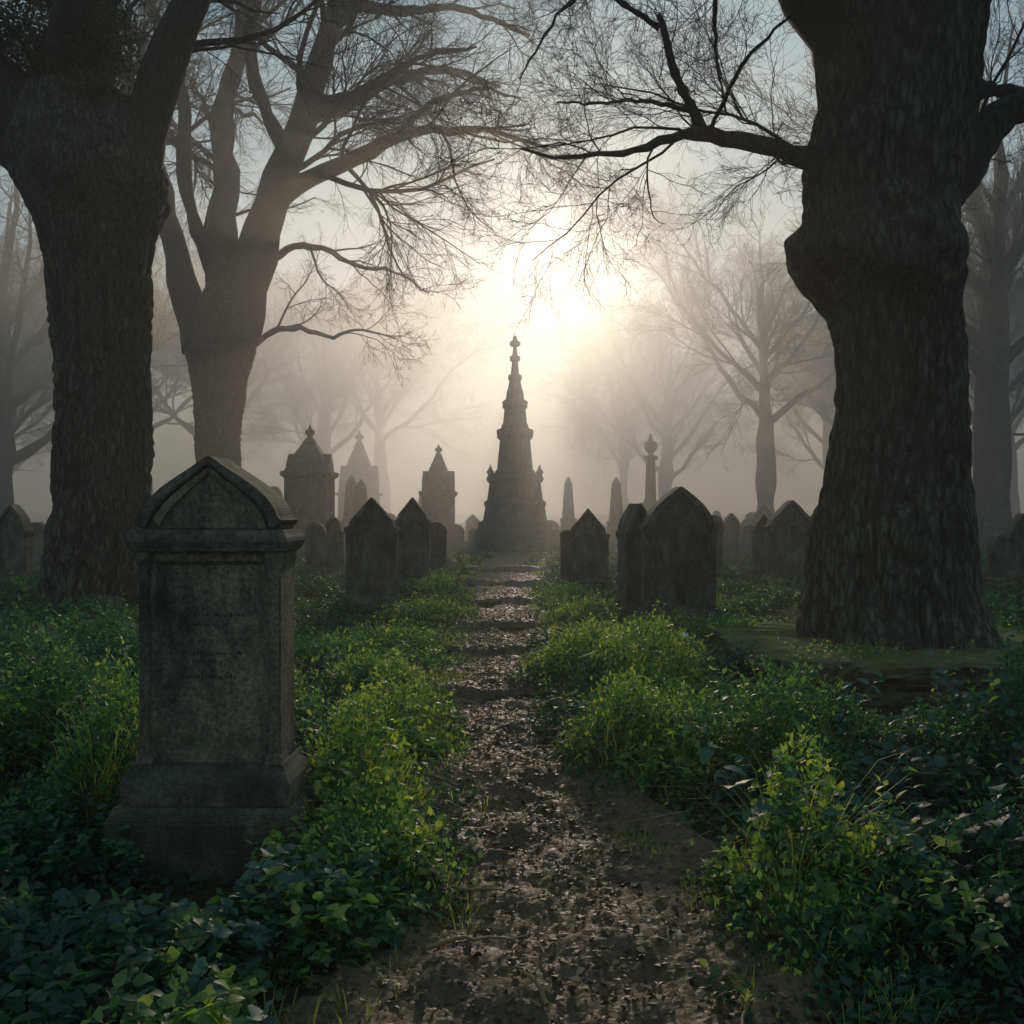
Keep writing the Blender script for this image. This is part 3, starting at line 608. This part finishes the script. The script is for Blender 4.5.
def join_me(meshes,name,mat):
    bm=bmesh.new()
    for m,mt in meshes:
        b0=len(bm.verts); bm.from_mesh(m); bm.verts.ensure_lookup_table()
        if mt is not None: bmesh.ops.transform(bm,matrix=mt,verts=bm.verts[b0:])
    me=bpy.data.meshes.new(name); bm.to_mesh(me); bm.free(); me.materials.append(mat); return me
def top_line(kind,w,z0,z1):
    h=z1-z0; L=[]
    if kind=='gable': L=[(-w,z0),(-w,z0+.10*h),(-w*.82,z0+.13*h),(-w*.78,z0+.30*h),(0,z1)]
    elif kind=='ogee': L=[(-w,z0),(-w,z0+.12*h),(-w*.86,z0+.16*h),(-w*.80,z0+.32*h),(-w*.45,z0+.62*h),(-w*.2,z0+.86*h),(0,z1)]
    elif kind=='plain': L=[(-w,z0),(-w*.5,z0+.5*h),(0,z1)]
    elif kind=='gothic': L=[(-w,z0),(-w,z0+.10*h),(-w*.88,z0+.14*h),(-w*.80,z0+.34*h),(-w*.62,z0+.56*h),(-w*.40,z0+.74*h),(-w*.18,z0+.89*h),(0,z1)]
    elif kind=='round': L=[(-w*math.cos(a),z0+h*math.sin(a)) for a in np.linspace(0,math.pi/2,8)]
    elif kind=='shoulder': L=[(-w,z0),(-w*.8,z0+.02*h),(-w*.74,z0+.25*h)]+[(-w*.72*math.cos(a),z0+.25*h+.75*h*math.sin(a)) for a in np.linspace(.2,math.pi/2,7)]
    return L+[(-x,z) for x,z in L[:-1][::-1]]
def headstone(x,y,w,h,kind,label,th=.16,rot=0,tilt=0,rise=.3,coping=True,mat=None,bw=1.12):
    mat=mat or M_STONE2
    if len(label.split())<4: label+=' among weeds'
    z=float(H(x,y)); o=bpy.data.objects.new('headstone',None); COL.objects.link(o); o.location=(x,y,z-.03); o.rotation_euler=(random.uniform(-.02,.02),tilt,rot)
    o['label']=label; o['category']='headstone'; o['group']='weathered headstones in the graveyard'
    hw=w/2; zp=h*.16; z0=h-rise
    tl=top_line(kind,hw*.97,z0,h-.0)
    outl=[(-hw*.92,zp)]+[(a*.945,b-.025) for a,b in tl]+[(hw*.92,zp)]
    obj('slab',extrude(outl,th,'slab',mat,.012,0,.005),parent=o)
    obj('plinth',rect_stack([(-.15,hw*bw,th*.5+.12),(zp*.62,hw*bw,th*.5+.12),(zp*.8,hw*1.02,th*.5+.06),(zp+.004,hw*.98,th*.5+.04)],'plinth',mat,.008),parent=o)
    if coping:
        cp=tl+[(a*.84,b-.075) for a,b in tl[::-1]]
        obj('coping',extrude(cp,th+.09,'coping',mat,.008,0,.004),parent=o)
    iw=hw*.66; pz0=zp+.12; pz1=z0-.05
    if w>.6:
        fr=[(-iw,pz0),(-iw,pz1),(0,pz1+rise*.35),(iw,pz1),(iw,pz0),(iw-.035,pz0+.035),(iw-.035,pz1-.02),(0,pz1+rise*.35-.045),(-iw+.035,pz1-.02),(-iw+.035,pz0+.035)]
        obj('moulding',extrude(fr,.035,'moulding',mat,.004,y0=-th/2-.008),parent=o)
    return o
# -- tall headstone with stepped base
hx,hy=-1.262,4.30
o=bpy.data.objects.new('headstone',None); COL.objects.link(o); o.location=(hx,hy,0); o.rotation_euler=(0,0,math.radians(-1.5))
o['label']='tall weathered headstone with gabled top and stepped base';o['category']='headstone';o['group']='weathered headstones in the graveyard'
obj('plinth',rect_stack([(-.2,.40,.235),(.235,.40,.235),(.240,.388,.223),(.262,.385,.22),(.285,.372,.207)],'plinth',M_STONE2,.006),parent=o,label='mossy dark stepped stone base')
obj('base_block',rect_stack([(.285,.352,.187),(.385,.352,.187),(.390,.343,.178),(.405,.340,.175),(.430,.322,.157),(.452,.318,.153)],'base_block',M_STONE2,.004),parent=o)
bm=bmesh.new(); hxw,hd=.300,.115; a0,a1=.45,1.335
outer=[(-hxw,a0),(hxw,a0),(hxw,a1),(-hxw,a1)]
inner=[(-.232,a0+.05),(.232,a0+.05),(.232,a1-.04),(-.232,a1-.04)]
inner2=[(-.212,a0+.070),(.212,a0+.070),(.212,a1-.060),(-.212,a1-.060)]
vo=[bm.verts.new((x,-hd,z)) for x,z in outer]; vb=[bm.verts.new((x,hd,z)) for x,z in outer]
vi=[bm.verts.new((x,-hd,z)) for x,z in inner]; vj=[bm.verts.new((x,-hd+.032,z)) for x,z in inner2]
for i in range(4):
    k=(i+1)%4
    bm.faces.new((vo[k],vo[i],vb[i],vb[k])); bm.faces.new((vo[i],vo[k],vi[k],vi[i])); bm.faces.new((vi[i],vi[k],vj[k],vj[i]))
bm.faces.new(vb); bm.faces.new(vj[::-1]); bmesh.ops.recalc_face_normals(bm,faces=bm.faces)
me=bpy.data.meshes.new('shaft'); bm.to_mesh(me); bm.free(); me.materials.append(M_STONE); obj('shaft',me,parent=o)
for sx in (-1,1):
    for yo in (-.12,.12):
        pr=[(.452,.036),(.475,.036),(.485,.028),(.50,.022),(1.22,.021),(1.235,.030),(1.25,.024),(1.27,.030),(1.30,.038),(1.333,.040)]
        c=obj('column',lathe(pr,'column',M_STONE,16),parent=o); c.location=(sx*.272,yo,0)
obj('cornice',rect_stack([(1.336,.318,.160),(1.350,.322,.162),(1.355,.328,.166),(1.368,.330,.168),(1.373,.337,.174),(1.396,.338,.175),(1.403,.328,.167),(1.426,.322,.158)],'cornice',M_STONE2,.005),parent=o)
tl=[(-.316,1.427),(-.318,1.464),(-.290,1.476),(-.280,1.512),(-.250,1.555),(-.200,1.602),(-.140,1.644),(-.080,1.682),(-.030,1.716),(0,1.738)]
tl=tl+[(-a,b) for a,b in tl[:-1][::-1]]
obj('pediment',extrude([(a*.95,b if i in(0,len(tl)-1) else b-.02) for i,(a,b) in enumerate(tl)],.23,'pediment',M_STONE,.006),parent=o)
cp=tl[1:-1]+[(a*.87,b-.035) for a,b in tl[1:-1][::-1]]
obj('coping',extrude(cp,.290,'coping',M_STONE2,.006,0,.002),parent=o)
cp=[(a*.84,b-.045) for a,b in tl[2:-2]]+[(a*.74,b-.070) for a,b in tl[2:-2][::-1]]
obj('moulding',extrude([(a,max(b,1.429)) for a,b in cp][1:-1],.262,'moulding',M_STONE,.0),parent=o)
parts=[]
rr_=random.Random(3)
for row,(z,wd) in enumerate(((1.06,.14),(1.02,.10),(.90,.12),(.865,.08),(.80,.11))):
    x=-wd
    while x<wd:
        w_=rr_.uniform(.003,.012); hh=rr_.uniform(.006,.017)
        if rr_.random()<.8: parts.append((rect_stack([(0,w_/2,.0012),(hh,w_/2*rr_.uniform(.3,1),.0012)],'s',M_CUT,0),Matrix.Translation((x,-.0838,z+rr_.uniform(-.002,.002)))))
        x+=w_+rr_.uniform(.003,.010)
obj('inscription',join_me(parts,'inscription',M_CUT),parent=o,label='worn unreadable carved lines')

def hs(pl,pr,pt,pb,kind,label,**k):
    d=1500/(pb-512); x=((pl+pr)/2-512)/1000*d; w=(pr-pl)/1000*d; top=1.5-(pt-512)/1000*d
    d+=.1; return headstone(x,d,w/1.0,top-float(H(x,d))+.03,kind,label,**k)
hs(343,399,497,622,'gable','dark gabled headstone with moulded coping in tall weeds',rise=.46,th=.22,rot=.05)
hs(393,431,497,602,'gable','dark gabled headstone standing behind another',rise=.44,th=.2)
hs(425,447,522,590,'round','short round topped headstone',rise=.2,th=.2)
hs(303,324,522,592,'round','small round topped headstone among weeds',rise=.25,tilt=.03)
hs(323,345,517,588,'shoulder','slim shouldered headstone',rise=.3,tilt=-.03)
hs(-6,28,504,598,'gothic','pointed arch headstone beside tree',rise=.5,th=.25)
hs(27,44,522,578,'round','small headstone near tree roots',rise=.2)
hs(640,719,486,640,'gothic','broad pointed headstone with deep coping by the path',rise=.52,th=.24,rot=.06)
hs(620,652,503,634,'gothic','narrow pointed headstone beside a broader one',rise=.4,th=.3,rot=.25)
hs(566,611,508,600,'gable','dark headstone with triangular top',rise=.5,th=.32,rot=-.08)
hs(560,574,530,596,'round','narrow low headstone',rise=.1,th=.1)
hs(766,818,500,600,'ogee','ogee topped headstone near great tree',rise=.5,th=.28)
hs(753,775,514,594,'gable','narrow gabled headstone',rise=.3)
hs(705,724,515,590,'round','slim round headstone behind the broad one',rise=.2)
hs(723,741,513,574,'gothic','pale misty pointed headstone',rise=.3)
hs(741,757,524,570,'round','small misty headstone',rise=.3)
hs(992,1012,534,600,'round','round topped headstone',rise=.25)
hs(1009,1040,513,610,'gothic','pointed headstone at the edge of weeds',rise=.4)
hs(445,465,524,562,'round','small misty headstone',rise=.3)
hs(465,480,514,548,'gable','small misty headstone',rise=.3)
hs(262,285,486,560,'shoulder','tall misty headstone',rise=.5)
hs(540,560,520,553,'round','small misty headstone',rise=.3)
hs(752,776,503,556,'gable','misty gabled tomb stone',rise=.6)
rs=random.Random(12)
for i in range(30):
    y=rs.uniform(27,62); x=rs.choice([-1,1])*rs.uniform(2.6,24)
    if abs(x)<2.8: continue
    headstone(x,y,rs.uniform(.6,1.0),rs.uniform(1.0,1.9),rs.choice(['round','gable','gothic','shoulder','plain']),'distant headstone fading into mist',rise=.35,rot=rs.uniform(-.2,.2),tilt=rs.uniform(-.04,.04),coping=False)

def pillar_tomb(x,y,w,h,label,roof=.32,fin=.12):
    o=bpy.data.objects.new('pillar_tomb',None); COL.objects.link(o); o.location=(x,y,float(H(x,y))-.05); o['label']=label;o['category']='tomb monument'
    a=w/2; zr=h*(1-roof-fin)
    obj('plinth',stack([(-.2,a*1.12),(h*.08,a*1.12),(h*.10,a*1.02),(h*.16,a*1.0),(h*.18,a*.9)],'plinth',M_STONE2,.01),parent=o)
    obj('body',stack([(h*.18,a*.80),(zr-.12,a*.78)],'body',M_STONE2,.015),parent=o)
    pm_=stack([(h*.18,a*.12),(zr-.12,a*.12)],'pilaster',M_STONE2,.01)
    for sx in(-1,1):
        for sy in (-1,1):
            c=obj('pilaster',pm_,parent=o); c.location=(sx*a*.75,sy*a*.75,0)
    obj('cornice',stack([(zr-.12,a*.9),(zr-.06,a*1.0),(zr+.02,a*1.02),(zr+.05,a*.94)],'cornice',M_STONE2,.006),parent=o)
    rh=h*roof
    g=extrude([(-a*.55,zr+.05),(-a*.5,zr+.05+rh*.22),(0,zr+.05+rh*.55),(a*.5,zr+.05+rh*.22),(a*.55,zr+.05)],a*1.8,'gable',M_STONE2,.01)
    g2=join_me([(g,None),(g,Matrix.Rotation(math.pi/2,4,'Z')@Matrix.Scale(.985,4))],'roof',M_STONE2)
    rf=stack([(zr+.05,a*.86),(zr+rh*.12,a*.84),(zr+rh*.35,a*.66),(zr+rh*.6,a*.48),(zr+rh*.8,a*.30),(zr+rh,a*.14)],'rf',M_STONE2,.005)
    obj('roof',join_me([(g2,None),(rf,None)],'roof',M_STONE2),parent=o)
    fh=h*fin; z0=zr+rh-.02
    obj('finial',lathe([(z0,a*.14),(z0+fh*.2,a*.1),(z0+fh*.35,a*.2),(z0+fh*.55,a*.2),(z0+fh*.7,a*.08),(z0+fh,.01)],'finial',M_STONE2,12),parent=o)
    return o
pillar_tomb(-5.05,25,1.22,3.55,'square pillar tomb with tapered roof and finial',roof=.25,fin=.1)
pillar_tomb(-2.35,32,1.15,3.5,'misty pillar tomb with pointed roof and finial',roof=.36,fin=.09)
pillar_tomb(-8.4,55,2.3,5.9,'large faint mausoleum with pointed roof',roof=.48)
# -- spire monument
sx_,sy_=.1,34.
o=bpy.data.objects.new('spire_monument',None); COL.objects.link(o); o.location=(sx_,sy_,float(H(sx_,sy_))-.05); o['label']='tall stepped stone spire monument topped with a cross';o['category']='monument'
obj('plinth',stack([(-.3,1.9),(.18,1.9),(.2,1.6),(.42,1.6),(.44,1.52),(.78,1.52),(.84,1.42)],'plinth',M_STONE2,.012),parent=o)
obj('pedestal',stack([(.84,1.22),(1.05,1.20),(1.1,1.06),(1.55,.98),(1.62,1.03),(1.72,1.02),(1.78,.92),(2.35,.85),(2.42,.94),(2.52,.95),(2.6,.82)],'pedestal',M_STONE2,.012),parent=o)
obj('shaft',stack([(2.6,.70),(2.75,.66),(2.8,.60),(3.85,.50),(3.92,.60),(4.12,.62),(4.2,.46),(4.32,.44),(4.36,.40),(4.9,.35),(4.96,.42),(5.10,.43),(5.18,.31),(5.5,.27)],'shaft',M_STONE2,.008),parent=o)
obj('spire',stack([(5.5,.25),(5.85,.18),(5.9,.23),(6.0,.23),(6.05,.14),(6.5,.10),(6.54,.17),(6.64,.18),(6.70,.09),(6.9,.07)],'spire',M_STONE2,.006),parent=o)
c=obj('cross',extrude([(-.07,0),(-.06,.12),(-.13,.13),(-.19,.19),(-.19,.26),(-.12,.32),(-.07,.33),(-.08,.42),(0,.52),(.08,.42),(.07,.33),(.12,.32),(.19,.26),(.19,.19),(.13,.13),(.06,.12),(.07,0)],.16,'cross',M_STONE2,.015),parent=o); c.location=(0,0,6.88)
pin=lathe([(0,.10),(.20,.08),(.22,.12),(.27,.12),(.4,.04),(.5,.012)],'pinnacle',M_STONE2,8)
for a in (-1,1):
    for b in (-1,1):
        c=obj('pinnacle',pin,parent=o); c.location=(a*.82,b*.82,2.45)
def column_mon(x,y,h,label):
    o=bpy.data.objects.new('column_monument',None); COL.objects.link(o); o.location=(x,y,float(H(x,y))-.05); o['label']=label;o['category']='monument'
    obj('pedestal',stack([(-.2,.42),(.3,.42),(.34,.34),(h*.34,.32),(h*.36,.38),(h*.39,.38),(h*.4,.28)],'pedestal',M_STONE2,.01),parent=o)
    obj('column',lathe([(h*.4,.26),(h*.43,.2),(h*.76,.16),(h*.77,.24),(h*.80,.26)],'column',M_STONE2,20),parent=o)
    obj('urn',lathe([(h*.80,.12),(h*.82,.08),(h*.85,.2),(h*.90,.24),(h*.92,.2),(h*.93,.1),(h*.96,.06),(h,.01)],'urn',M_STONE2,20),parent=o)
def obelisk(x,y,h,label):
    o=bpy.data.objects.new('obelisk',None); COL.objects.link(o); o.location=(x,y,float(H(x,y))-.05); o['label']=label;o['category']='obelisk'
    obj('pedestal',stack([(-.2,.4),(.25,.4),(.28,.32),(h*.34,.29),(h*.36,.34),(h*.39,.3)],'pedestal',M_STONE2,.01),parent=o)
    obj('shaft',stack([(h*.39,.24),(h*.9,.15),(h,.01)],'shaft',M_STONE2,.004),parent=o)
column_mon(4.85,35,4.05,'stone column monument topped with an urn')
obelisk(2.25,40,2.75,'small misty stone obelisk'); obelisk(3.75,36,2.6,'small misty stone obelisk')
obelisk(-5.3,33,2.5,'small misty stone obelisk'); obelisk(-4.6,30.5,2.3,'small misty stone obelisk')
pillar_tomb(-3.6,45,1.3,3.0,'faint pillar tomb in the mist')
# -- mossy ledge
def ledge():
    n=260; ang=np.linspace(0,2*math.pi,n,endpoint=False)
    cxx,cyy,ax,ay=3.35,8.65,1.40,1.25
    X0=np.sign(np.cos(ang))*np.abs(np.cos(ang))**.35*ax; Y0=np.sign(np.sin(ang))*np.abs(np.sin(ang))**.35*ay; rings=[]
    for z,sc in ((-.2,.99),(.0,.99),(.04,.985),(.08,.98),(.12,.98),(.16,.975),(.20,.98),(.225,.985),(.235,1.015),(.26,1.03),(.30,1.032),(.345,1.03),(.375,1.01),(.385,.97),(.388,.9),(.392,.8),(.395,.65),(.40,.5),(.40,.05)):
        nz=(fbm(X0*5+z*14,Y0*5+z*9,61,5)-.5)
        rings.append(np.stack([cxx+X0*sc*(1+.12*nz),cyy+Y0*sc*(1+.12*nz),np.full(n,z)+(.10*nz if z>.22 else .03*nz)],-1))
    return mesh_np('stone_ledge',np.concatenate(rings),grid_faces(len(rings),n,True),M_MOSSY,False)
obj('stone_ledge',ledge(),label='low mossy stone ledge around the great tree',category='stone ledge')
tw=[((-.12,3.35),.35,.4),((.05,3.05),.22,2.1),((.62,2.75),.5,1.2),((-.15,3.8),.3,-.3),((.3,4.2),.18,.9),((-.1,6.2),.3,.2)]
for (x,y),L,a in tw:
    rng=np.random.default_rng(int(L*1000)); P=[]
    for k in np.linspace(0,1,9):
        xx,yv=x+math.cos(a)*L*(k-.5),y+math.sin(a)*L*(k-.5)
        P.append([xx+rng.normal(0,.006),yv+rng.normal(0,.006),float(HP(xx,yv))+.02+.02*math.sin(k*3)])
    P=np.array(P)-np.array([x,y,0]); v,f=tubes(P[None],np.linspace(.009,.003,9)[None],7)
    ob=obj('fallen_twig',mesh_np('fallen_twig',v,f,M_LITTER,True,np.full(len(v),.8)),label='thin fallen twig lying on the dirt path',category='twig',group='fallen twigs on the path'); ob.location=(x,y,0)
def flower_mesh():
    bm=bmesh.new()
    for k in range(6):
        a=k*2*math.pi/6; pts=[(0,0,0),(.006,.012,.006),(.006,.026,.016),(0,.034,.018),(-.006,.026,.016),(-.006,.012,.006)]
        vs=[bm.verts.new(Matrix.Rotation(a,3,'Z')@Vector(p)) for p in pts]; bm.faces.new(vs)
    me=bpy.data.meshes.new('blossom'); bm.to_mesh(me); bm.free(); me.materials.append(M_PETAL); return me
fm=flower_mesh()
st=lathe([(0,.003),(.2,.0025),(.4,.002)],'stem',M_STEM,6)
for i,(x,y,z) in enumerate([(1.27,7.35,.50),(1.30,7.33,.46),(1.25,7.33,.45),(.85,7.0,.26)]):
    f=bpy.data.objects.new('wildflower',None); COL.objects.link(f); g=float(H(x,y)); f.location=(x,y,g)
    f['label']='small white wildflower among the grass';f['category']='flower';f['group']='white wildflowers by the path'
    sm_=obj('stem',st,parent=f); sm_.scale=(1,1,z/.4)
    b=obj('blossom',fm,parent=f); b.location=(0,0,z); b.rotation_euler=(.5,random.uniform(-.4,.4),i)
    if i: b.scale=(.7,.7,.7)

# ------------------------------------------------------------ mist, sky, sun, camera
m,nt,n,l=newmat('morning_mist'); out=N(n,'ShaderNodeOutputMaterial')
geo=N(n,'ShaderNodeNewGeometry'); sp=N(n,'ShaderNodeSeparateXYZ'); l.new(geo.outputs['Position'],sp.inputs[0])
def mrange(src,a,b,c,d):
    k=N(n,'ShaderNodeMapRange'); k.interpolation_type='SMOOTHSTEP'; k.inputs[1].default_value=a;k.inputs[2].default_value=b;k.inputs[3].default_value=c;k.inputs[4].default_value=d
    l.new(src,k.inputs[0]); return k.outputs[0]
dy=mrange(sp.outputs[1],11,30,.0022,.0245); dz=mrange(sp.outputs[2],8,17,1,.25)
mu=N(n,'ShaderNodeMath',operation='MULTIPLY'); l.new(dy,mu.inputs[0]); l.new(dz,mu.inputs[1])
v1=N(n,'ShaderNodeVolumeScatter'); v1.inputs['Color'].default_value=(1,1,1,1); l.new(mu.outputs[0],v1.inputs['Density']); v1.inputs['Anisotropy'].default_value=.60
m2=N(n,'ShaderNodeMath',operation='MULTIPLY'); m2.inputs[1].default_value=.02; l.new(mu.outputs[0],m2.inputs[0])
v2=N(n,'ShaderNodeVolumeScatter'); v2.inputs['Color'].default_value=(1,1,1,1); l.new(m2.outputs[0],v2.inputs['Density']); v2.inputs['Anisotropy'].default_value=.93
ad=N(n,'ShaderNodeAddShader'); l.new(v1.outputs[0],ad.inputs[0]); l.new(v2.outputs[0],ad.inputs[1]); l.new(ad.outputs[0],out.inputs['Volume'])
try: m.cycles.volume_step_rate=.5
except Exception as e: print('step',e)
bm=bmesh.new(); bmesh.ops.create_cube(bm,size=1,matrix=Matrix.Translation((0,62,8.2))@Matrix.Diagonal((140,140,18.4,1)))
me=bpy.data.meshes.new('mist'); bm.to_mesh(me); bm.free(); me.materials.append(m)
obj('mist',me,kind='structure')

SE=math.radians(14.2); AZ=math.radians(3.0)
w=bpy.data.worlds.new('World'); scene.world=w; w.use_nodes=True
nt=w.node_tree; bg=nt.nodes['Background']; sky=nt.nodes.new('ShaderNodeTexSky'); sky.sky_type='NISHITA'; sky.sun_disc=False
sky.sun_elevation=SE; sky.sun_rotation=AZ; sky.air_density=1.0; sky.dust_density=.8; sky.ozone_density=1.5
sc_=nt.nodes.new('ShaderNodeVectorMath'); sc_.operation='SCALE'; sc_.inputs['Scale'].default_value=.2; nt.links.new(sky.outputs[0],sc_.inputs[0])
mx=nt.nodes.new('ShaderNodeVectorMath'); mx.operation='ADD'; mx.inputs[1].default_value=(2.5,4.0,4.7)
nt.links.new(sc_.outputs[0],mx.inputs[0]); nt.links.new(mx.outputs[0],bg.inputs[0]); bg.inputs[1].default_value=.07
sd=bpy.data.lights.new('sun','SUN'); sd.energy=2.75; sd.angle=math.radians(4); sd.color=(1,.81,.61)
so=bpy.data.objects.new('sun',sd); COL.objects.link(so)
d=Vector((math.sin(AZ)*math.cos(SE),math.cos(AZ)*math.cos(SE),math.sin(SE)))
so.rotation_euler=d.to_track_quat('Z','Y').to_euler(); so.location=(0,0,30)
cd=bpy.data.cameras.new('camera'); cam=bpy.data.objects.new('camera',cd); COL.objects.link(cam)
cam.location=(0,0,1.5); cam.rotation_euler=(math.radians(90),0,0); cd.lens=35.16; cd.sensor_width=36; cd.clip_end=2000
scene.camera=cam
scene.view_settings.view_transform='Standard'
tot=sum(len(o.data.polygons) for o in bpy.data.objects if o.type=='MESH'); print('faces',tot)
